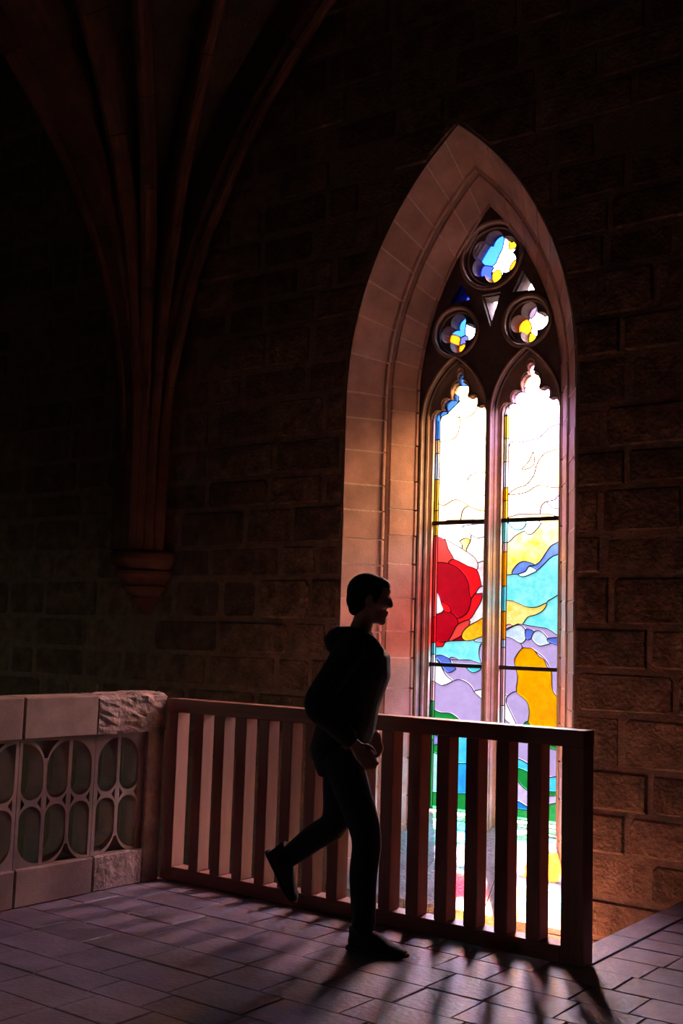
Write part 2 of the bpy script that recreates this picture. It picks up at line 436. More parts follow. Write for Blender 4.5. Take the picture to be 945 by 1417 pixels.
def lightarch(c, hw, zs_, k):
    """pointed arch outline over one light"""
    p = [(c-hw, ZG0-.3)]; q = k+hw; th = math.acos(k/q)
    L_ = [(c-(q*math.cos(th*i/10)-k), zs_+q*math.sin(th*i/10)) for i in range(11)]
    R_ = [(2*c-x, z_) for x, z_ in reversed(L_[:-1])]
    return p+L_+R_+[(c+hw, ZG0-.3)]
inner = archloop(.63, -.10)
tri_big = lambda pts, k: [(sum(p[0] for p in pts)/3+(x-sum(p[0] for p in pts)/3)*k, sum(p[1] for p in pts)/3+(z_-sum(p[1] for p in pts)/3)*k) for x, z_ in pts]
la = [lightarch(c, .290, 3.15, .30) for c in LCX]
V, Fc = plate(inner, [circ(*SIX, .250), circ(*QL, .182), circ(*QR, .182), tri_big(tri_l, 1.15), tri_big(tri_r, 1.15), tri_big(tri_c, 1.15)]+la, YW+.530, YW+.578)
pyd('tracery_front', V, Fc, SHADEDST, win)
heads = [[(x, z_ if z_ > ZG0 else -.2) for x, z_ in head(c)] for c in LCX]
bigs = [lightarch(c, .275, 3.15, .30) for c in LCX]
V, Fc = plate(archloop(.63, -.10), [six, ql, qr, tri_l, tri_r, tri_c]+bigs, YW+.572, YW+.715)
pyd('tracery_back', V, Fc, SHADEDST, win)
for c, h in zip(LCX, heads):
    V, Fc = plate([(c-.30, -.10), (c+.30, -.10), (c+.30, 3.3), (c+.16, 3.62), (c-.16, 3.62), (c-.30, 3.3)], [h], YW+.615, YW+.695)
    pyd('cusped_head', V, Fc, TRACERY, win)
def tube(pts, r, closed=False, sides=6, flat=1.0):
    """tube along 3D points"""
    V, Fc = [], []; n = len(pts); P = [Vector(p) for p in pts]
    for i in range(n):
        a = P[i-1] if (i > 0 or closed) else P[i]; b = P[(i+1) % n] if (i < n-1 or closed) else P[i]
        t = (b-a).normalized(); s = t.cross(Vector((0, 1, 0)))
        if s.length < 1e-4: s = Vector((1, 0, 0))
        s.normalize(); u = s.cross(t).normalized()
        for k in range(sides):
            q = 2*math.pi*k/sides; V.append(P[i]+s*(r*math.cos(q))+u*(r*flat*math.sin(q)))
    for i in range(n if closed else n-1):
        for k in range(sides):
            a = i*sides+k; b = i*sides+(k+1) % sides; j = ((i+1) % n)*sides
            Fc.append((a, b, j+(k+1) % sides, j+k))
    if not closed: Fc += [tuple(range(sides)), tuple((n-1)*sides+k for k in range(sides))]
    return [tuple(v_) for v_ in V], Fc
for c, r in ((SIX, .266), (QL, .196), (QR, .196)):
    v, f = tube([(x, YW+.530, z_) for x, z_ in circ(*c, r, 40)], .017, True, 8); pyd('tracery_ring', v, f, TRACERY, win, True)
    v, f = tube([(x, YW+.570, z_) for x, z_ in circ(*c, r*.86, 40)], .010, True, 6); pyd('tracery_ring', v, f, TRACERY, win, True)
for c, l, hd in zip(LCX, la, heads):
    v, f = tube([(x, YW+.527, z_) for x, z_ in [(c-.298, .02)]+lightarch(c, .298, 3.15, .30)[1:-1]+[(c+.298, .02)]], .013, False, 8); pyd('light_hood', v, f, TRACERY, win, True)
    # second order: cusped moulding following the foiled head, larger than the opening
    hp = head(c)[1:-1]
    cz_ = 3.28
    big = [(c+(x-c)*1.10, cz_+(z_-cz_)*1.12+.004) for x, z_ in hp]
    v, f = tube([(x, YW+.613, z_) for x, z_ in big], .010, False, 6); pyd('cusp_moulding', v, f, TRACERY, win, True)
# mullion: pointed nose with fillets
mp = [(-.010, .515), (.010, .515), (.017, .53), (.018, .55), (.026, .565), (.036, .585), (.040, .60), (.058, .615), (.07, .64), (.07, .70), (-.07, .70), (-.07, .64), (-.058, .615), (-.040, .60), (-.036, .585), (-.026, .565), (-.018, .55), (-.017, .53)]
n = len(mp); V = [(WC+x, YW+d, z_) for z_ in (.0, 3.28) for x, d in mp]
pyd('mullion', V, [tuple(range(n)), tuple(range(n, 2*n))]+[(i, (i+1) % n, n+(i+1) % n, n+i) for i in range(n)], TRACERY, win)
for c in LCX:
    for zb in (2.366, 1.262):
        box('saddle_bar', c-HL-.01, c+HL+.01, YG-.035, YG-.010, zb-.015, zb+.015, IRON, win)

# glass -------------------------------------------------------------
C1, C2, C3, C4, C5, C6, C7 = (590, 700, 5.9), (680, 700, 4.575), (585, 500, 5.904), (690, 480, 5.4545), (580, 880, 5.667), (580, 960, 3.9375), (620, 280, 5.25)
def G(c, pts): return [onY(c[0]+x/c[2], c[1]+y/c[2], YG) for x, y in pts]
WH = (.97, .94, .97); UW = (.84, .60, .94); PY = (1, .80, .36); YL = (1, .54, .02); OR = (1, .27, .0); PINK = (.85, .42, .42); UY = (1, .47, .08); RL = (.74, .46, .90); UC = (1, .58, .22); RED = (.80, .006, .012); DRED = (.34, .0, .008)
LRED = (.78, .05, .04); CY = (.10, .66, .72); LCY = (.30, .78, .82); BL = (.10, .17, .68); MB = (.16, .30, .85); LIL = (.47, .36, .66); DLIL = (.42, .31, .58)
PB = (.42, .56, .72); GR = (.012, .30, .05); DGR = (.01, .20, .04); AQ = (.22, .85, .72); SB = (.03, .45, .85); DB = (.02, .24, .75); SKYB = (.05, .34, .95)
FB = (.005, .028, .17); FD = (.004, .009, .16); FO = (.17, .034, .0008); FY = (.19, .08, .0015)
left = [
 ((.006, .022, .06), None, C3, [(90, 340), (205, 340), (205, 425), (160, 450), (142, 500), (145, 545), (90, 545)]),
 ((.006, .022, .06), None, C3, [(195, 270), (292, 280), (285, 345), (240, 390), (205, 425)]),
 ((.006, .022, .06), None, C3, [(280, 80), (385, 80), (385, 190), (280, 190)]),
 (UC, None, C3, [(205, 425), (285, 345), (330, 292), (400, 275), (480, 310), (455, 355), (420, 420), (350, 460), (250, 445)]),
 (UC, None, C3, [(145, 545), (150, 480), (205, 430), (250, 445), (300, 462), (302, 505), (290, 580), (255, 630), (170, 655), (80, 650), (80, 545)]),
 (PY, WH, C3, [(370, 955), (380, 1010), (410, 1055), (460, 1085), (600, 1092), (600, 930), (440, 910)]),
 (UC, None, C3, [(80, 1162), (165, 1178), (205, 1160), (260, 1130), (320, 1145), (375, 1185), (330, 1215), (315, 1270), (330, 1340), (80, 1340)]),
 (UC, None, C3, [(330, 1215), (375, 1185), (475, 1222), (600, 1225), (600, 1345), (330, 1340), (315, 1270)]),
 (PY, WH, C1, [(30, 158), (560, 150), (560, 500), (30, 500)]),
 (WH, None, C1, [(310, 160), (325, 200), (370, 240), (420, 265), (560, 245), (560, 150)]),
 (YL, PY, C1, [(275, 290), (300, 270), (340, 265), (358, 290), (345, 340), (320, 372), (290, 355), (295, 320)]),
 (PY, WH, C1, [(370, 240), (420, 265), (560, 250), (560, 500), (420, 465), (390, 400), (325, 372), (358, 290)]),
 (PINK, WH, C1, [(420, 465), (560, 480), (560, 900), (400, 950), (355, 985), (345, 930), (400, 860), (445, 780), (455, 700), (440, 590), (412, 520)]),
 (PINK, (.95, .72, .70), C1, [(145, 272), (240, 318), (330, 372), (395, 420), (420, 465), (412, 520), (340, 490), (225, 435), (180, 350)]),
 (LRED, None, C1, [(30, 265), (145, 272), (180, 350), (225, 435), (180, 470), (100, 462), (30, 475)]),
 (RED, None, C1, [(180, 470), (225, 435), (340, 490), (412, 520), (440, 590), (440, 650), (405, 710), (365, 765), (350, 700), (345, 630), (310, 560), (250, 500)]),
 (RED, None, C1, [(365, 762), (405, 710), (455, 710), (445, 780), (400, 860), (350, 930), (255, 970), (262, 915), (300, 895), (340, 855), (362, 800)]),
 (DRED, (.45, 0, .01), C1, [(30, 485), (100, 462), (180, 470), (250, 500), (310, 560), (345, 630), (350, 700), (365, 770), (340, 860), (300, 900), (250, 918), (205, 885), (195, 840), (125, 790), (110, 730), (30, 690)]),
 (DRED, (.45, 0, .01), C1, [(30, 870), (100, 880), (142, 850), (198, 865), (250, 918), (258, 968), (215, 1040), (180, 1108), (120, 1114), (30, 1085)]),
 (RED, None, C1, [(122, 785), (185, 810), (200, 868), (140, 852)]),
 (WH, PINK, C1, [(30, 685), (85, 700), (110, 740), (125, 800), (142, 850), (100, 880), (30, 872)]),
 (LRED, None, C1, [(256, 968), (350, 930), (345, 978), (300, 1025), (270, 1070), (205, 1108), (178, 1108), (215, 1040)]),
 (DRED, None, C1, [(205, 1108), (270, 1070), (298, 1055), (315, 1102)]),
 (LIL, WH, C1, [(405, 715), (430, 670), (480, 648), (560, 645), (560, 700), (440, 715)]),
 (RED, None, C1, [(30, 1083), (120, 1112), (165, 1108), (130, 1150), (30, 1168)]),
 (LCY, CY, C1, [(30, 1165), (130, 1150), (165, 1108), (320, 1100), (400, 1090), (560, 1050), (560, 1330), (20, 1330)]),
 (YL, OR, C1, [(560, 880), (480, 905), (400, 950), (345, 980), (300, 1025), (290, 1065), (320, 1098), (380, 1095), (480, 1062), (560, 1050)]),
 (PB, None, C1, [(390, 1092), (480, 1062), (560, 1050), (560, 1110), (430, 1112)]),
 (LIL, None, C1, [(560, 1110), (460, 1118), (432, 1170), (436, 1240), (470, 1300), (560, 1300)]),
 (LIL, None, C1, [(185, 1250), (215, 1235), (260, 1250), (310, 1300), (190, 1300)]),
 (LIL, None, C5, [(60, 232), (560, 240), (560, 680), (60, 680)]),
 (WH, None, C5, [(60, 170), (110, 170), (160, 210), (190, 270), (215, 310), (265, 355), (230, 380), (180, 388), (60, 355)]),
 (BL, None, C1, [(75, 1230), (110, 1218), (150, 1225), (190, 1250), (215, 1300), (242, 1325), (215, 1352), (180, 1360), (150, 1342), (130, 1315), (115, 1280)]),
 (CY, None, C5, [(375, 244), (485, 248), (465, 275), (430, 287), (400, 275)]),
 (DLIL, LIL, C5, [(60, 352), (180, 388), (265, 355), (310, 342), (360, 355), (405, 390), (435, 440), (480, 480), (560, 560), (560, 720), (60, 720)]),
 (WH, None, C5, [(435, 440), (460, 425), (560, 425), (560, 560), (480, 480)]),
 (SB, CY, C5, [(30, 690), (310, 690), (600, 720), (600, 1030), (330, 1000), (30, 930)]),
 (LIL, BL, C5, [(30, 780), (140, 780), (150, 850), (30, 885)]),
 (GR, None, C5, [(30, 885), (90, 868), (150, 850), (200, 900), (140, 925), (30, 905)]),
 (AQ, (.6, .95, .85), C5, [(30, 905), (140, 925), (200, 945), (225, 1080), (220, 1240), (30, 1235)]),
 (DB, SB, C5, [(222, 1020), (330, 1000), (600, 1030), (600, 1260), (220, 1240), (225, 1100)]),
 (GR, DGR, C5, [(30, 500), (80, 545), (120, 578), (170, 600), (240, 605), (280, 625), (312, 655), (310, 700), (30, 700)]),
 (GR, DGR, C5, [(30, 1233), (220, 1237), (600, 1255), (600, 1450), (30, 1450)]),
]
lb = [(3.04, SKYB), (2.93, UC), (2.72, (.75, .93, .95)), (2.47, YL), (2.27, YL), (1.63, LRED), (1.43, RED), (1.34, CY), (1.13, WH), (.98, PINK), (.68, GR), (.3, None)]
right = [
 (UW, None, C4, [(60, 800), (90, 720), (180, 718), (260, 700), (300, 690), (400, 600), (560, 540), (560, 350), (60, 350)]),
 (UY, PY, C4, [(75, 1115), (140, 1065), (205, 1042), (265, 970), (285, 895), (330, 820), (400, 785), (560, 770), (560, 1030), (400, 1060), (300, 1045), (200, 1100)]),
 (YL, PY, C4, [(175, 925), (230, 860), (262, 795), (268, 880), (230, 915)]),
 (UW, PINK, C4, [(310, 1300), (315, 1230), (330, 1190), (365, 1168), (400, 1205), (440, 1220), (560, 1215), (560, 1310), (310, 1310)]),
 (UW, None, C4, [(365, 1168), (420, 1155), (455, 1120), (560, 1060), (560, 1215), (440, 1220), (400, 1205)]),
 (PY, YL, C2, [(40, 95), (500, 90), (500, 460), (40, 460)]),
 (WH, None, C2, [(60, 95), (300, 95), (285, 150), (245, 182), (215, 165), (205, 160), (150, 190), (110, 228), (60, 230)]),
 (AQ, None, C2, [(110, 95), (215, 95), (205, 140), (165, 152), (130, 138)]),
 (CY, LCY, C2, [(40, 450), (110, 437), (170, 430), (200, 447), (250, 430), (290, 405), (330, 370), (390, 315), (500, 280), (500, 560), (380, 590), (350, 615), (290, 640), (230, 640), (170, 615), (120, 600), (40, 615)]),
 (MB, BL, C2, [(275, 375), (310, 350), (350, 290), (390, 245), (500, 205), (500, 280), (390, 318), (330, 372), (290, 407), (245, 395), (240, 380)]),
 (BL, MB, C2, [(130, 425), (160, 375), (200, 352), (250, 360), (275, 375), (240, 380), (215, 415), (180, 432)]),
 ((.7, .95, .92), None, C2, [(170, 433), (215, 415), (240, 382), (290, 407), (250, 432), (200, 449)]),
 (LCY, CY, C2, [(350, 615), (380, 590), (500, 555), (500, 845), (365, 838), (330, 800), (280, 790), (250, 785), (215, 785), (190, 755), (230, 705), (280, 690), (330, 660)]),
 (YL, PY, C2, [(40, 615), (120, 600), (170, 615), (230, 640), (290, 640), (350, 615), (330, 660), (280, 690), (230, 705), (190, 757), (150, 762), (105, 750), (40, 800)]),
 (LIL, None, C2, [(40, 800), (500, 870), (500, 1500), (40, 1500)]),
 (LIL, None, C2, [(195, 900), (220, 850), (255, 840), (290, 875), (320, 885), (375, 865), (500, 890), (500, 1260), (395, 1180), (385, 1120), (375, 1040), (340, 970), (280, 920), (230, 898)]),
 (DLIL, LIL, C2, [(40, 815), (130, 835), (180, 865), (195, 900), (150, 960), (145, 1000), (165, 1080), (155, 1165), (120, 1208), (90, 1195), (40, 1185)]),
 (PB, (.7, .8, .82), C2, [(100, 785), (150, 758), (190, 757), (215, 785), (222, 830), (205, 862), (180, 867), (130, 837), (80, 822), (70, 795)]),
 (BL, None, C2, [(215, 785), (250, 783), (272, 800), (255, 838), (222, 845)]),
 (PB, (.7, .8, .82), C2, [(270, 800), (300, 790), (330, 805), (365, 850), (378, 868), (320, 887), (290, 877), (255, 840)]),
 (BL, None, C2, [(362, 838), (500, 838), (500, 892), (378, 868)]),
 (LIL, None, C2, [(100, 1207), (160, 1175), (220, 1230), (240, 1300), (235, 1450), (170, 1450), (115, 1270), (90, 1245)]),
 (WH, None, C2, [(50, 1180), (95, 1202), (95, 1245), (130, 1320), (160, 1400), (50, 1310)]),
 (OR, (1, .40, .0), C2, [(147, 990), (157, 950), (195, 902), (230, 900), (265, 907), (300, 950), (335, 975), (352, 1015), (380, 1050), (385, 1150), (410, 1210), (500, 1255), (500, 1530), (240, 1480), (242, 1300), (220, 1230), (160, 1175), (167, 1080)]),
 (LIL, None, C6, [(420, 215), (590, 225), (690, 290), (820, 290), (820, 450), (700, 450), (590, 378), (530, 350), (420, 330)]),
 (GR, None, C6, [(585, 150), (605, 168), (630, 195), (700, 275), (790, 285), (790, 312), (700, 292), (590, 230), (560, 190)]),
 (SB, CY, C6, [(420, 322), (530, 350), (590, 380), (700, 458), (820, 430), (820, 535), (700, 528), (590, 422), (530, 400), (420, 385)]),
 (GR, DGR, C6, [(420, 385), (530, 402), (590, 425), (640, 470), (700, 530), (820, 530), (820, 555), (700, 557), (590, 527), (550, 492), (530, 472), (420, 440)]),
 ((.66, .6, .85), LIL, C6, [(420, 440), (530, 470), (550, 490), (590, 525), (700, 557), (820, 552), (820, 605), (740, 597), (700, 610), (640, 642), (590, 617), (530, 582), (420, 560)]),
 (DB, None, C6, [(420, 558), (530, 580), (590, 615), (640, 642), (590, 634), (530, 627), (420, 620)]),
 (GR, (.05, .45, .12), C6, [(420, 618), (530, 625), (590, 635), (640, 642), (700, 610), (740, 597), (820, 605), (820, 760), (420, 740)]),
]
rb = [(3.18, WH), (3.0, YL), (2.82, PY), (2.62, WH), (2.52, OR), (2.366, YL), (2.2, AQ), (2.13, PINK), (1.87, OR), (1.68, CY), (1.47, OR), (1.41, PB), (.98, PINK), (.8, WH), (.6, LIL), (.3, None)]
PANE_WORD = {FB: 'blue', FD: 'deep blue', FO: 'orange', FY: 'yellow', WH: 'clear white', PY: 'pale yellow', YL: 'yellow', OR: 'orange', PINK: 'pink', UY: 'warm yellow', RL: 'pale lilac', UC: 'pale amber', UW: 'pale lilac', RED: 'bright red', DRED: 'dark red', LRED: 'light red', CY: 'turquoise', LCY: 'light turquoise', BL: 'deep blue', MB: 'blue', LIL: 'lilac', DLIL: 'dusky lilac', PB: 'pale blue', GR: 'green', DGR: 'dark green', AQ: 'aqua', SB: 'sky blue', DB: 'dark blue', SKYB: 'sky blue'}
def glaze(outline, layers, base, border, YG=YG):
    """cut the opening into panes along the drawn outlines; each pane becomes an object, the lead network one mesh"""
    loops = [outline]; reg = []
    for col, st, c, pts in layers:
        l = smoothloop(G(c, pts) if c else pts, 3); loops.append(l); reg.append((col, st, l))
    x0 = min(p[0] for p in outline); zmin = min(p[1] for p in outline)
    if border:
        xb = x0+.034; ztop = border[0][0]
        zz = ztop+.25
        for zb, colb in border:
            zlo = max(zb, zmin) if colb else zmin
            r = [(x0-.01, zlo), (xb, zlo), (xb, zz), (x0-.01, zz)]
            loops.append(r); reg.append((colb or DGR, None, r)); zz = zlo
    v, t = cdt(loops)
    tri, cls = [], []
    for q in t:
        c = (sum(v[i][0] for i in q)/3, sum(v[i][1] for i in q)/3)
        if not inpoly(c, outline): continue
        k = -1
        for i in range(len(reg)-1, -1, -1):
            if inpoly(c, reg[i][2]): k = i; break
        tri.append(q); cls.append(k)
    ed = {}
    for i, q in enumerate(tri):
        for a, b in ((q[0], q[1]), (q[1], q[2]), (q[2], q[0])): ed.setdefault((min(a, b), max(a, b)), []).append(i)
    def components():
        adj = {i: [] for i in range(len(tri))}
        for e, l in ed.items():
            if len(l) == 2 and cls[l[0]] == cls[l[1]]: adj[l[0]].append(l[1]); adj[l[1]].append(l[0])
        comp = [-1]*len(tri); groups = []
        for i in range(len(tri)):
            if comp[i] >= 0: continue
            st = [i]; comp[i] = len(groups); g = []
            while st:
                a = st.pop(); g.append(a)
                for b in adj[a]:
                    if comp[b] < 0: comp[b] = comp[i]; st.append(b)
            groups.append(g)
        return comp, groups
    area = lambda q: abs((v[q[1]][0]-v[q[0]][0])*(v[q[2]][1]-v[q[0]][1])-(v[q[2]][0]-v[q[0]][0])*(v[q[1]][1]-v[q[0]][1]))/2
    for _ in range(4):
        comp, groups = components(); changed = False
        nb = {}
        for e, l in ed.items():
            if len(l) == 2 and comp[l[0]] != comp[l[1]]:
                ln = math.dist(v[e[0]], v[e[1]])
                for a, b in ((comp[l[0]], comp[l[1]]), (comp[l[1]], comp[l[0]])): nb.setdefault(a, {}); nb[a][b] = nb[a].get(b, 0)+ln
        for gi, g in enumerate(groups):
            A = sum(area(tri[i]) for i in g)
            if A < .0011 and gi in nb:
                to = max(nb[gi], key=nb[gi].get); k = cls[groups[to][0]]
                for i in g: cls[i] = k
                changed = True
        if not changed: break
    comp, groups = components()
    for g in groups:
        k = cls[g[0]]; col, st = (reg[k][0], reg[k][1]) if k >= 0 else base
        ids = sorted({i for a in g for i in tri[a]}); mp_ = {a: i for i, a in enumerate(ids)}
        po_ = pyd('glass_pane', [(v[i][0], YG, v[i][1]) for i in ids], [tuple(mp_[i] for i in tri[a]) for a in g], glass(col, st), win)
        if col in PANE_WORD: tag(po_, PANE_WORD[col]+' stained glass pane')
    parts = []
    for e, l in ed.items():
        if len(l) == 2 and comp[l[0]] == comp[l[1]]: continue
        a, b = Vector(v[e[0]]), Vector(v[e[1]]); d = b-a
        if d.length < 1e-5: continue
        d.normalize(); nrm = Vector((-d.y, d.x))*.0034; a = a-d*.001; b = b+d*.001
        cs = [a+nrm, b+nrm, b-nrm, a-nrm]
        V = [(p.x, YG-.004, p.y) for p in cs]+[(p.x, YG+.004, p.y) for p in cs]
        parts.append((V, [(0, 1, 2, 3), (7, 6, 5, 4), (0, 1, 5, 4), (2, 3, 7, 6)]))
    V, Fc = merge(parts); pyd('lead_came', V, Fc, LEAD, win)
glaze(head(LCX[0]), left, (UY, PY), lb)
glaze(head(LCX[1]), right, (RL, UY), rb)
def rel(c, pts): return [(c[0]+x, c[1]+z_) for x, z_ in pts]
glaze(six, [(FB, None, None, rel(SIX, [(-.25, -.02), (-.08, -.03), (-.02, .06), (.01, .12), (.0, .25), (-.25, .25)])), (FD, None, None, rel(SIX, [(-.25, -.02), (-.08, -.03), (-.09, -.09), (-.06, -.25), (-.25, -.25)])),
            (FY, None, None, rel(SIX, [(.06, .12), (.08, .08), (.25, .13), (.25, .25), (.07, .25)])), (FY, None, None, rel(SIX, [(-.06, -.25), (-.085, -.09), (-.02, -.07), (.0, -.12), (-.02, -.25)])), (FO, None, None, rel(SIX, [(.10, -.02), (.25, .0), (.25, -.25), (.08, -.12)]))], (WH, None), None, YG+.04)
glaze(ql, [(FB, None, None, rel(QL, [(-.2, .2), (-.01, .2), (-.01, .06), (-.03, .0), (-.2, .05)])), ((.01, .012, .03), None, None, rel(QL, [(-.05, .0), (.01, .01), (.01, -.05), (-.07, -.06)])), (FO, None, None, rel(QL, [(-.2, .03), (-.06, .01), (-.06, -.06), (.0, -.06), (.05, -.2), (-.2, -.2)])), (FB, None, None, rel(QL, [(.06, -.02), (.2, -.03), (.2, -.2), (.04, -.1)]))], ((.55, .8, 1), None), None, YG+.04)
glaze(qr, [(FO, None, None, rel(QR, [(-.2, .1), (-.07, .06), (-.05, -.04), (-.2, -.1)])), (FY, None, None, rel(QR, [(-.06, -.05), (.0, -.08), (.03, -.08), (.03, -.2), (-.08, -.2)])), ((.03, .02, .026), None, None, rel(QR, [(-.06, .07), (-.01, .1), (.0, .2), (-.1, .2)]))], (WH, None), None, YG+.04)
for p, col in ((tri_l, FD), (tri_r, WH), (tri_c, WH)):
    pyd('glass_pane', [(x, YG+.04, z_) for x, z_ in p], [(0, 1, 2)], glass(col), win)

# ---------------------------------------------------------------- paving slabs (each its own stone)
rr = random.Random(5)
def slab(x0, x1, y0, y1):
    g = .0022; z1 = rr.uniform(-.0012, .0012); b = .004
    j = lambda: rr.uniform(-.006, .006)
    v = [(x0+g+j()*.5, y0+g, -.016), (x1-g, y0+g+j()*.5, -.016), (x1-g+j()*.5, y1-g, -.016), (x0+g, y1-g+j()*.5, -.016)]
    t_ = [rr.uniform(-.0012, .0012) for _ in range(4)]
    v2 = [(x, y, z1-.005) for x, y, _ in v]
    v3 = [(x+(b if i in (0, 3) else -b), y+(b if i < 2 else -b), z1+t_[i]) for i, (x, y, _) in enumerate(v)]
    V = v+v2+v3
    Fc = []
    for i in range(4):
        j_ = (i+1) % 4; Fc += [(i, j_, 4+j_, 4+i), (4+i, 4+j_, 8+j_, 8+i)]
    Fc.append((8, 9, 10, 11)); return V, Fc
rows = []
y = .03
while y > -3.2:
    h = rr.uniform(.19, .27); rows.append((y-h, y, XBAL, 1.8)); y -= h
y = .03
while y < YW-.1:
    h = min(rr.uniform(.2, .27), YW-y); rows.append((y, y+h, .0, 1.2)); y += h
others = []
for y0, y1, xa, xb in rows:
    x = xa-rr.uniform(0, .3)
    while x < xb:
        l = rr.uniform(.26, .46); x0 = max(x, xa); x1 = x+l
        if x1-x0 > .05:
            q = slab(x0, x1, y0, y1); c = ((x0+x1)/2, (y0+y1)/2, 0)
            if inframe(c, 60): pyd('paving_slab', *q, PAVE, floor)
            else: others.append(q)
        x += l
v, f = merge(others); tag(pyd('remaining_slabs', v, f, PAVE, floor), kind='stuff')
# kerb stones along the edge of the well
y = .03
while y < YW-.02:
    l = min(.62, YW-y); box('kerb_stone', -.155, -.005, y+.003, y+l-.003, -.02, .004, PAVE, floor, .004); y += l

# ---------------------------------------------------------------- timber fence
fence = tag(empty('wooden_fence', (-1.35, 0, 0)), 'dark reddish timber slat fence railing in front of the stained glass window', 'fence')
FL = 2.70; T = .105
def fbox(name, x0, x1, y0, y1, z0, z1, M):
    o = box(name, x0+1.35, x1+1.35, y0, y1, z0, z1, M, fence, .004); return o
fbox('top_rail', -FL+.0, -.012, -.005, T+.005, .972, 1.05, WOODH)
fbox('bottom_rail', -FL+.09, -.125, 0, T, .0, .077, WOODH)
fbox('post', -.125, -.012, 0, T, 0, .972, WOODV)
fbox('post', -FL, -FL+.09, 0, T, 0, .972, WOODV)
NS = 15; xa = -.105; xb = -FL+.09; pitch = (xa-xb+.062-.0)/(NS+1)
pitch = .1672
for k in range(NS):
    c = -.268-k*pitch
    if c-.034 < xb: break
    fbox('slat', c-.036, c+.036, 0.004, T-.004, .077, .972, WOODV)

# ---------------------------------------------------------------- stone balustrade
bal = tag(empty('stone_balustrade', (XBAL-.11, -1.2, 0)), 'carved stone balustrade with rounded openwork running up to the timber fence', 'balustrade')
def place(v): return [(x-(XBAL-.11), y+1.2, z_) for x, y, z_ in v]
YE = -.03
def bbox(name, y0, y1, z0, z1, M, x0=XBAL-.20, x1=XBAL+.02, b=.008):
    v, f = boxvf(x0, x1, y0, y1, z0, z1, b); return pyd(name, place(v), f, M, bal)
# rough end coping block (subdivided and roughened)
bm = bmesh.new(); bmesh.ops.create_cube(bm, size=1); bmesh.ops.subdivide_edges(bm, edges=bm.edges[:], cuts=9, use_grid_fill=True)
rr = random.Random(21)
for q in bm.verts:
    x = XBAL-.09+q.co.x*.22; yy = -.29+q.co.y*.515; zz = .97+q.co.z*.22
    if q.co.z > .45 and q.co.x > .3: x -= .02; zz -= .004
    q.co = Vector((x+rr.uniform(-.007, .007), yy+rr.uniform(-.005, .005), zz+rr.uniform(-.006, .006)+(.008 if q.co.z > 0 and q.co.y > 0 else 0)))
me = bpy.data.meshes.new('coping_block')
for q in bm.verts: q.co = Vector(place([tuple(q.co)])[0])
bm.to_mesh(me); bm.free(); link('coping_block', me, ROUGHST, bal)
yc = [-.552, -1.062, -1.60, -2.15, -2.7]
for a, b in zip(yc[:-1], yc[1:]): bbox('coping_block', b+.003, a-.003, .858, 1.08, BALST)
yb_ = [-.165, -.535, -1.062, -1.60, -2.15, -2.7]
for i, (a, b) in enumerate(zip(yb_[:-1], yb_[1:])): bbox('base_block', b+.002, a-.002, 0, .195, ROUGHST if i == 0 else BALST)
bbox('end_pier', -.168, YE, 0, .862, ROUGHST)
def panel(ya, yb2, bars):
    """openwork plate between two base joints; bars = [(y, is_even)] from +y to -y"""
    zt, zb, zm, bw = .858, .195, .523, .012
    holes = []
    for (p, pe), (q, qe) in zip(bars[:-1], bars[1:]):
        e, o_ = (p, q) if pe else (q, p)
        s = 1 if o_ > e else -1; we = e+s*bw; wo = o_-s*bw; W_ = abs(wo-we); r = W_/2; c = (we+wo)/2
        up = []
        for i in range(9):                                       # quarter arch from even bar (high) to odd bar (low)
            a = math.pi/2*i/8; up.append((we+s*W_*math.sin(a), zt-.02-.135+.135*math.cos(a)))
        for i in range(13):                                      # round bottom
            a = math.pi*i/12; up.append((c+s*r*math.cos(a), zm+.016+r*.9-r*.9*math.sin(a)))
        holes.append(up)
        lo = []
        for i in range(13):
            a = math.pi*i/12; lo.append((c-s*r*math.cos(a), zm-.016-r*.9+r*.9*math.sin(a)))
        for i in range(9):
            a = math.pi/2*i/8; lo.append((wo-s*W_*math.sin(a), zb+.012+.12-.12*math.cos(a)))
        holes.append(lo)
        for wv, dv in ((we, s), (wo, -s)): holes.append([(wv+dv*.005, zm+.032), (wv+dv*.030, zm), (wv+dv*.005, zm-.032)])
    for i, (p, pe) in enumerate(bars):
        nbr = [bars[k][0] for k in (i-1, i+1) if 0 <= k < len(bars)]
        if len(nbr) < 2: continue
        hi, lo_ = max(nbr), min(nbr)
        sp_ = []
        if not pe:                                               # dark spandrel above an odd bar, between two arches
            for e, order in ((hi, 1), (lo_, -1)):
                P_ = abs(e-p); sd = 1 if p > e else -1
                arc = [(e+sd*P_*.97*math.sin(a), zt-.148+.155*math.cos(a)) for a in [math.radians(q) for q in range(30, 76, 9)]]
                sp_ += arc if order > 0 else arc[::-1]
        else:                                                    # spandrel below an even bar
            for o_, order in ((hi, 1), (lo_, -1)):
                P_ = abs(o_-p); sd = 1 if p > o_ else -1
                arc = [(o_+sd*P_*.97*math.sin(a), zb+.128-.142*math.cos(a)) for a in [math.radians(q) for q in range(30, 76, 9)]]
                sp_ += arc if order > 0 else arc[::-1]
        holes.append(sp_)
    V, Fc = plate([(yb2, zb), (ya, zb), (ya, zt), (yb2, zt)], holes, XBAL-.005, XBAL-.135)
    V = [(y_, x_, z_) for x_, y_, z_ in V]
    pyd('openwork_panel', place(V), Fc, BALST, bal)
panel(-.170, -.540, [(-.196, False), (-.365, True), (-.535+.006, False)])
panel(-.544, -1.060, [(-.552, False), (-.718, True), (-.885, False), (-1.052, True)])
panel(-1.064, -1.580, [(-1.072, True), (-1.238, False), (-1.405, True), (-1.572, False)])
panel(-1.584, -2.100, [(-1.592, False), (-1.758, True), (-1.925, False), (-2.092, True)])

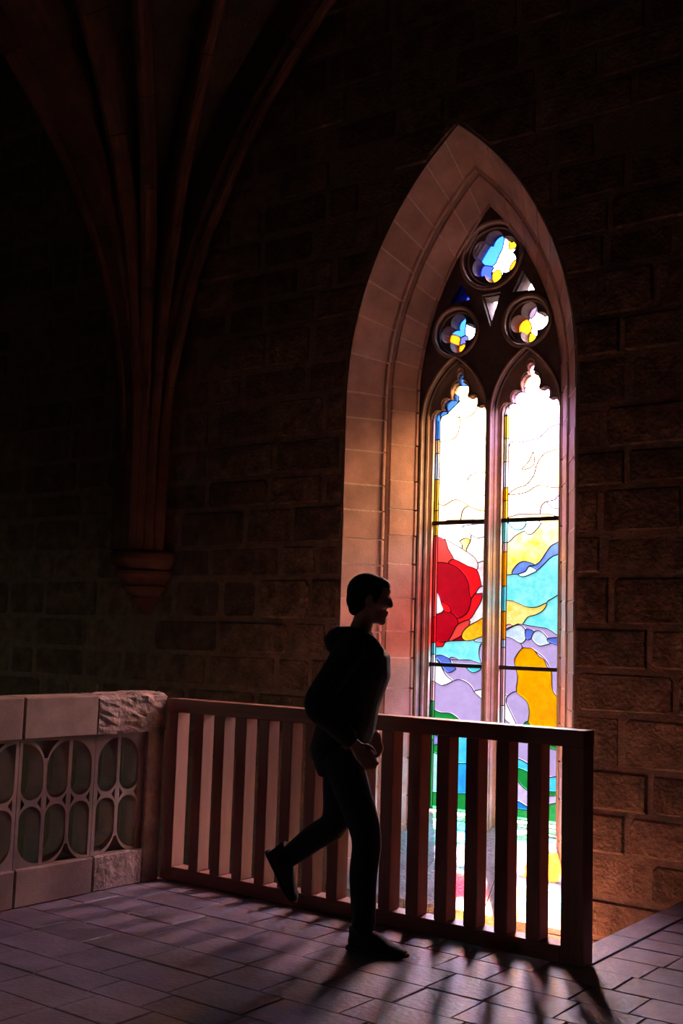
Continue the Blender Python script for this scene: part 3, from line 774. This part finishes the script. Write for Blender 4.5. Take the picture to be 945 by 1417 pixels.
# ---------------------------------------------------------------- vault: ribs, web, corbel
B0 = Vector((-5.02, YW-.10))
def rr_of(z_, k=1.0):
    dz = max(0.0, z_-2.9); q = 5.2**2-dz*dz
    return .13+(5.2-math.sqrt(max(q, .2)))*k
def ribpt(phi, z_, off=0.0, k=1.0):
    r = rr_of(z_, k)+off; return Vector((B0.x+math.sin(phi)*r, B0.y-math.cos(phi)*r, z_))
ceil = None
phis = [math.radians(a) for a in range(-6, 91, 6)]; zsn = [2.2+(8.09-2.2)*i/40 for i in range(41)]
V = []; Fc = []
for z_ in zsn:
    for p in phis: V.append(tuple(ribpt(p, z_, -.30)))
n = len(phis)
for i in range(len(zsn)-1):
    for k in range(n-1): Fc.append((i*n+k, i*n+k+1, (i+1)*n+k+1, (i+1)*n+k))
k0 = len(V)
V += [(XL, YB, 8.2), (XR, YB, 8.2), (XR, YW+.1, 8.2), (XL, YW+.1, 8.2)]; Fc.append((k0, k0+1, k0+2, k0+3))
V += [(XL, YB, 8.6), (XR, YB, 8.6), (XR, YW+.1, 8.6), (XL, YW+.1, 8.6)]; Fc.append((k0+4, k0+5, k0+6, k0+7))
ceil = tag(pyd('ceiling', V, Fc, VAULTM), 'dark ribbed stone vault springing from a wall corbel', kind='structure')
rr = random.Random(9)
def rib(phi_d, prof, k=1.0, z0=2.14, z1=7.95, shift=(0, 0)):
    phi = math.radians(phi_d); dirv = Vector((math.sin(phi), -math.cos(phi), 0)); side = Vector((math.cos(phi), math.sin(phi), 0))
    zc = [z0]
    while zc[-1] < z1-.4: zc.append(zc[-1]+rr.uniform(.55, .85))
    zc[-1] = z1
    for a, b in zip(zc[:-1], zc[1:]):
        V = []; Fc = []; n_ = 5; m_ = len(prof)
        for i in range(n_+1):
            z_ = a+.003+(b-a-.006)*i/n_
            p = ribpt(phi, z_, 0, k)+Vector((shift[0], shift[1], 0)); e = ribpt(phi, z_+.01, 0, k)+Vector((shift[0], shift[1], 0)); t = (e-p).normalized()
            nrm = (dirv-t*dirv.dot(t)).normalized()
            for s_, h_ in prof: V.append(tuple(p+side*s_+nrm*h_))
        for i in range(n_):
            for q in range(m_):
                A = i*m_+q; Bq = i*m_+(q+1) % m_; Fc.append((A, Bq, Bq+m_, A+m_))
        Fc += [tuple(range(m_)), tuple(n_*m_+q for q in range(m_))]
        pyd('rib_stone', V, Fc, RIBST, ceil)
thin = [(-.075, -.33), (-.075, -.02), (-.055, .02), (-.045, .05), (-.055, .075), (-.035, .105), (0, .118), (.035, .105), (.055, .075), (.045, .05), (.055, .02), (.075, -.02), (.075, -.33)]
broad = [(-.24, -.34), (-.24, .0), (-.215, .03), (-.19, .02), (-.17, .07), (-.13, .10), (.10, .10), (.14, .075), (.16, .03), (.19, .0), (.19, -.34)]
rib(-2, broad, 1.0)
rib(20, thin, .98); rib(37, thin, .86); rib(62, thin, .92); rib(88, thin, 1.12, shift=(.02, -.0)); rib(-13, thin, 1.10)
# corbel: stacked mouldings, half round against the wall
prof = [(.02, 1.58), (.07, 1.60), (.11, 1.64), (.10, 1.66), (.155, 1.70), (.17, 1.73), (.15, 1.75), (.20, 1.79), (.235, 1.83), (.215, 1.85), (.255, 1.90), (.295, 1.93), (.30, 1.96), (.27, 1.98), (.31, 2.02), (.335, 2.06), (.335, 2.11), (.31, 2.14), (.0, 2.16)]
V, Fc = [], []; n = 17
for r_, z_ in prof:
    for i in range(n):
        a = math.pi*i/(n-1); V.append((B0.x+r_*math.cos(a), YW+.04-r_*1.15*math.sin(a), z_))
for i in range(len(prof)-1):
    for k in range(n-1): Fc.append((i*n+k, i*n+k+1, (i+1)*n+k+1, (i+1)*n+k))
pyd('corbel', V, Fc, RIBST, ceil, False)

# ---------------------------------------------------------------- walking person
A0 = Vector((-.833, -.447, 0)); TH = math.radians(12)
FWD = Vector((math.cos(TH), math.sin(TH), 0)); LFT = Vector((-math.sin(TH), math.cos(TH), 0))
CR = Vector((math.cos(YAW), -math.sin(YAW), 0)); KX = FWD.dot(CR); KY = LFT.dot(CR)
def J(r, z_, Y):
    """joint from its sideways offset in the picture plane, height and offset to the walker's left; local frame x forward, y left"""
    return Vector(((r-KY*(Y+.09))/KX, Y, z_))
def ring_loft(secs, seg=14):
    """secs: (centre, rx, ry, xdir, ydir)"""
    V, Fc = [], []; n_ = len(secs)
    for c, rx, ry, xd, yd in secs:
        for k in range(seg):
            a = 2*math.pi*k/seg; V.append(c+xd*(rx*math.cos(a))+yd*(ry*math.sin(a)))
    for i in range(n_-1):
        for k in range(seg):
            Fc.append((i*seg+k, i*seg+(k+1) % seg, (i+1)*seg+(k+1) % seg, (i+1)*seg+k))
    V += [secs[0][0], secs[-1][0]]; a, b = n_*seg, n_*seg+1
    for k in range(seg):
        Fc.append((a, (k+1) % seg, k)); Fc.append((b, (n_-1)*seg+k, (n_-1)*seg+(k+1) % seg))
    return [tuple(v) for v in V], Fc
def limb(pts, seg=14):
    """pts: (pos, radius) chain, smooth sections, closed rounded ends"""
    P = [(Vector(p), r) for p, r in pts]; S_ = []; k = 4
    for i in range(len(P)-1):
        for s_ in range(k):
            t = s_/k; a = P[max(i-1, 0)]; b = P[i]; c = P[i+1]; d = P[min(i+2, len(P)-1)]
            f_ = lambda A, B_, C, D: .5*((2*B_)+(C-A)*t+(2*A-5*B_+4*C-D)*t*t+(3*B_-A-3*C+D)*t*t*t)
            S_.append((f_(a[0], b[0], c[0], d[0]), max(.003, f_(a[1], b[1], c[1], d[1]))))
    S_.append(P[-1]); secs = []
    T0 = (S_[1][0]-S_[0][0]).normalized(); T1 = (S_[-1][0]-S_[-2][0]).normalized()
    full = [(S_[0][0]-T0*S_[0][1]*.8, S_[0][1]*.5)]+S_+[(S_[-1][0]+T1*S_[-1][1]*.8, S_[-1][1]*.5)]
    for i, (p, r) in enumerate(full):
        t = (full[min(i+1, len(full)-1)][0]-full[max(i-1, 0)][0]).normalized()
        x = t.cross(Vector((0, 1, 0)));  x = x.normalized() if x.length > .1 else Vector((1, 0, 0))
        secs.append((p, r, r, x, t.cross(x).normalized()))
    return ring_loft(secs, seg)
def ellipsoid(c, rx, ry, rz, rot=None, n_=14):
    bm_ = bmesh.new(); bmesh.ops.create_uvsphere(bm_, u_segments=n_+4, v_segments=n_, radius=1)
    R_ = rot or Matrix.Identity(3)
    for q in bm_.verts: q.co = Vector(c)+R_ @ Vector((q.co.x*rx, q.co.y*ry, q.co.z*rz))
    bm_.verts.index_update(); v = [tuple(q.co) for q in bm_.verts]; f = [tuple(q.index for q in p.verts) for p in bm_.faces]; bm_.free()
    return v, f
def blob(name, parts, M, parent, voxel=.008, smooth_it=4):
    v, f = merge(parts); o = pyd(name, v, f, M, parent, True)
    md = o.modifiers.new('remesh', 'REMESH'); md.mode = 'VOXEL'; md.voxel_size = voxel; md.use_smooth_shade = True
    ms = o.modifiers.new('smooth', 'SMOOTH'); ms.factor = .5; ms.iterations = smooth_it
    return o
SKIN = mat('skin', (.42, .24, .17), rough=.55, var=.08, scale=8, spec=.35)
HAIR = mat('hair', (.014, .009, .007), rough=.6, var=.3, scale=60, bump=.8, bscale=160, spec=.3)
JACK = mat('black_jacket', (.012, .012, .016), rough=.85, var=.2, scale=20, bump=.3, bscale=120, sheen=.15)
JEAN = mat('dark_jeans', (.014, .017, .03), rough=.9, var=.25, scale=60, bump=.2, bscale=300, sheen=.1)
SHOE = mat('dark_shoe', (.022, .025, .035), rough=.7, var=.3, scale=30, bump=.3, bscale=90)
SOLE = mat('shoe_sole', (.05, .05, .055), rough=.8, var=.2, scale=20)
LACE = mat('laces', (.09, .10, .14), rough=.8, var=.1)
ORNG = mat('orange_tread', (.55, .10, .03), rough=.7, var=.1)

X3, Y3, Z3 = Vector((1, 0, 0)), Vector((0, 1, 0)), Vector((0, 0, 1))
hipR, kneeR, ankR = J(-.185, .90, -.09), J(-.062, .52, -.095), J(-.062, .10, -.095)
hipL, kneeL, ankL = J(-.175, .90, .09), J(-.205, .545, .085), J(-.462, .325, .075)
shR, elR, wrR = J(-.15, 1.405, -.175), J(-.315, 1.125, -.225), J(-.130, .955, -.20)
shL, elL, wrL = J(-.105, 1.405, .175), J(-.14, 1.13, .23), J(-.050, .985, .20)
pel, spi, che, nkb, nck = J(-.185, .93, 0), J(-.16, 1.12, 0), J(-.135, 1.30, 0), J(-.125, 1.44, 0), J(-.098, 1.53, 0)
HEAD = J(-.062, 1.632, 0); HR = Matrix.Rotation(math.radians(25), 3, 'Z') @ Matrix.Rotation(math.radians(4), 3, 'Y')
def H(x, y_, z_): return HEAD+HR @ Vector((x, y_, z_))
def hpart(x, y_, z_, rx, ry, rz, pitch=0, n_=12): return ellipsoid(H(x, y_, z_), rx, ry, rz, HR @ Matrix.Rotation(math.radians(pitch), 3, 'Y'), n_)
def hand(wr, direc, palm_n, thumb_side, curl):
    """palm plus five separate bent fingers; direc along the hand, palm_n out of the palm"""
    d = direc.normalized(); nrm = (palm_n-d*palm_n.dot(d)).normalized(); s_ = d.cross(nrm).normalized()*thumb_side
    out_ = []; c0 = wr+d*.012; c1 = wr+d*.085
    out_.append(ring_loft([(wr-d*.02, .020, .026, nrm, s_), (c0, .018, .030, nrm, s_), (wr+d*.05, .016, .039, nrm, s_), (c1, .013, .039, nrm, s_), (wr+d*.094, .009, .034, nrm, s_)], 12))
    for k, (off, ln) in enumerate(((.029, .070), (.010, .078), (-.010, .072), (-.028, .056))):
        p = wr+d*.085+s_*off; a = curl; pts = [(p-d*.015, .0085), (p, .0088)]; q = p
        for seg_, fr in enumerate((.45, .30, .25)):
            a2 = a*(seg_+.6); dd = d*math.cos(a2)+nrm*math.sin(a2); q = q+dd*(ln*fr); pts.append((q, .0082-.0008*seg_))
        out_.append(limb(pts, 8))
    b = wr+d*.028+s_*.030
    out_.append(limb([(b-s_*.012, .0115), (b+s_*.012+d*.018, .0110), (b+s_*.022+d*.042+nrm*.012, .0095), (b+s_*.020+d*.066+nrm*.022, .0082)], 8))
    return out_
bp = []
# slim continuous figure under the clothes
bp.append(ring_loft([(pel-Z3*.06, .08, .10, X3, Y3), (pel, .105, .145, X3, Y3), (spi, .085, .125, X3, Y3), (che, .10, .15, X3, Y3), (che+Z3*.09, .075, .14, X3, Y3), (nkb, .058, .075, X3, Y3), (nck, .053, .054, X3, Y3), (H(-.01, 0, -.03), .055, .055, X3, Y3)]))
bp.append(limb([(hipR, .085), (hipR.lerp(kneeR, .5), .072), (kneeR, .052), (kneeR.lerp(ankR, .35), .052), (ankR, .036)]))
bp.append(limb([(hipL, .085), (hipL.lerp(kneeL, .5), .072), (kneeL, .052), (kneeL.lerp(ankL, .35), .052), (ankL, .036)]))
for a, b, c in ((shR, elR, wrR), (shL, elL, wrL)):
    bp.append(limb([(a, .05), (a.lerp(b, .5), .044), (b, .036), (b.lerp(c, .35), .035), (c, .025)]))
for ak, toe in ((ankR, J(.08, .035, -.10)), (ankL, J(-.418, .175, .07))):
    bp.append(limb([(ak, .030), (ak.lerp(toe, .5)-Z3*.012, .020), (toe, .014)]))
# head: cranium, face, jaw, brow, nose, lips, chin, ears
bp += [hpart(-.022, 0, .028, .096, .074, .088), hpart(.010, 0, .005, .078, .068, .090), hpart(.026, 0, -.062, .056, .050, .052, 12), hpart(.060, 0, -.102, .020, .024, .018),
       hpart(.058, 0, .048, .034, .056, .036), hpart(.066, 0, .030, .020, .050, .010)]
bp.append(ring_loft([(H(.080, 0, .022), .010, .009, HR @ X3, HR @ Y3), (H(.092, 0, .004), .011, .010, HR @ X3, HR @ Y3), (H(.098, 0, -.016), .012, .014, HR @ X3, HR @ Y3), (H(.094, 0, -.028), .013, .016, HR @ X3, HR @ Y3), (H(.082, 0, -.034), .008, .010, HR @ X3, HR @ Y3)], 10))
bp += [hpart(.077, 0, -.054, .013, .022, .007), hpart(.074, 0, -.068, .013, .020, .008)]
for s_ in (-1, 1):
    bp += [hpart(.050, s_*.040, -.018, .030, .022, .026), hpart(.066, s_*.030, .014, .014, .016, .010), hpart(-.012, s_*.073, -.010, .018, .010, .031, 12), hpart(-.010, s_*.068, -.034, .010, .008, .012)]
bp += hand(wrR, (J(-.065, .880, -.19)-wrR), Vector((-.2, .9, -.3)), 1, .42)
bp += hand(wrL, (J(-.01, .92, .19)-wrL), Vector((-.2, -.9, -.3)), -1, .42)
person = blob('person', bp, SKIN, None, .0055, 3)
person.location = A0+LFT*.09; person.rotation_euler = (0, 0, TH)
tag(person, 'person in a dark hooded jacket and dark jeans walking along the timber fence', 'person')
for s_ in (-1, 1):
    o = pyd('eye', *ellipsoid(H(.072, s_*.031, .010), .0105, .0125, .0105, HR, 8), mat('eye', (.25, .22, .2), rough=.2, var=.05), person, True)
# hair
hp_ = [hpart(-.026, 0, .036, .100, .079, .092), hpart(-.058, 0, -.006, .066, .068, .070), hpart(.030, 0, .085, .058, .060, .032, 14), hpart(.052, 0, .074, .040, .052, .026, 28), hpart(-.075, 0, -.050, .034, .050, .036)]
for s_ in (-1, 1): hp_ += [hpart(.012, s_*.058, .030, .030, .020, .040), hpart(.018, s_*.064, .004, .012, .010, .026)]
blob('hair', hp_, HAIR, person, .006, 3)
# jacket: torso, hem, sleeves, hood lying on the shoulders, collar
jk = []
jk.append(ring_loft([(J(-.205, .850, 0), .118, .155, X3, Y3), (J(-.20, .90, 0), .135, .175, X3, Y3), (J(-.170, 1.0, 0), .142, .172, X3, Y3), (J(-.150, 1.12, 0), .140, .172, X3, Y3), (J(-.112, 1.26, 0), .150, .188, X3, Y3), (J(-.108, 1.36, 0), .138, .195, X3, Y3), (J(-.128, 1.425, 0), .098, .150, X3, Y3), (J(-.128, 1.465, 0), .078, .090, X3, Y3), (J(-.125, 1.48, 0), .070, .075, X3, Y3)], 20))
for a, b, c in ((shR, elR, wrR), (shL, elL, wrL)):
    jk.append(limb([(a, .078), (a.lerp(b, .5), .068), (b, .060), (b.lerp(c, .45), .056), (c.lerp(b, .12), .046)]))
jk.append(ring_loft([(J(-.190, 1.375, 0), .070, .120, X3, Y3), (J(-.205, 1.43, 0), .078, .125, X3, Y3), (J(-.190, 1.475, 0), .070, .105, X3, Y3), (J(-.178, 1.497, 0), .045, .075, X3, Y3)], 16))
for s_ in (-1, 1):
    jk.append(limb([(J(-.20, 1.465, s_*.06), .036), (J(-.135, 1.46, s_*.10), .036), (J(-.06, 1.425, s_*.085), .032), (J(-.015, 1.375, s_*.035), .024)], 10))
jacket = blob('jacket', jk, JACK, person, .008, 5); tag(jacket, 'black hooded jacket')
# trousers
tr_ = [ring_loft([(pel+Z3*.04, .112, .15, X3, Y3), (pel-Z3*.02, .128, .165, X3, Y3), (pel-Z3*.09, .128, .165, X3, Y3), (pel-Z3*.15, .10, .15, X3, Y3)], 18)]
tr_.append(limb([(hipR-Z3*.02, .100), (hipR.lerp(kneeR, .45), .088), (kneeR+X3*.004, .072), (kneeR.lerp(ankR, .4)-X3*.006, .067), (kneeR.lerp(ankR, .82), .058), (ankR+Z3*.005, .056)]))
tr_.append(limb([(hipL-Z3*.02, .098), (hipL.lerp(kneeL, .45), .086), (kneeL, .072), (kneeL.lerp(ankL, .4), .066), (kneeL.lerp(ankL, .85), .054), (ankL, .052)]))
tag(blob('trousers', tr_, JEAN, person, .008, 4), 'dark blue jeans')
# shoes
def shoe(heel, toe, lift):
    d = (toe-heel).normalized(); s_ = Y3.copy(); u = s_.cross(d)*-1; u.normalize()
    if u.z < 0: u = -u
    L_ = (toe-heel).length; P = lambda t, h: heel+d*(L_*t)+u*h
    up = [ring_loft([(P(.03, .045), .032, .026, u, s_), (P(.12, .055), .048, .036, u, s_), (P(.30, .058), .056, .041, u, s_), (P(.50, .050), .046, .045, u, s_), (P(.72, .034), .030, .046, u, s_), (P(.90, .028), .022, .038, u, s_), (P(.985, .024), .012, .020, u, s_)], 16)]
    up.append(ring_loft([(P(.16, .05), .040, .036, d, s_), (P(.20, .095), .056, .042, d, s_), (P(.19, .122), .054, .041, d, s_)], 14))
    o = blob('shoe', up, SHOE, person, .006, 2)
    so = [ring_loft([(P(-.01, .012), .012, .022, u, s_), (P(.06, .013), .014, .034, u, s_), (P(.28, .012), .013, .036, u, s_), (P(.50, .011), .011, .038, u, s_), (P(.74, .011), .011, .048, u, s_), (P(.93, .014), .010, .038, u, s_), (P(1.01, .018), .007, .018, u, s_)], 14)]
    pyd('sole', *merge(so), SOLE, o, True)
    for t in (.34, .43, .52, .60):
        h = .052+.050*(1-t)*1.05
        pyd('lace', *limb([(P(t, h-.012)+s_*.030, .0035), (P(t+.01, h+.004), .0038), (P(t, h-.012)-s_*.030, .0035)], 6), LACE, o, True)
    pyd('toe_cap', *ellipsoid(P(.975, .022), .012, .020, .010, Matrix((d, s_, u)).transposed(), 8), ORNG, o, True)
    return o
shoe(J(-.130, .0, -.095), J(.140, .0, -.105), 0)
shoe(J(-.548, .360, .075), J(-.405, .128, .07), 1)
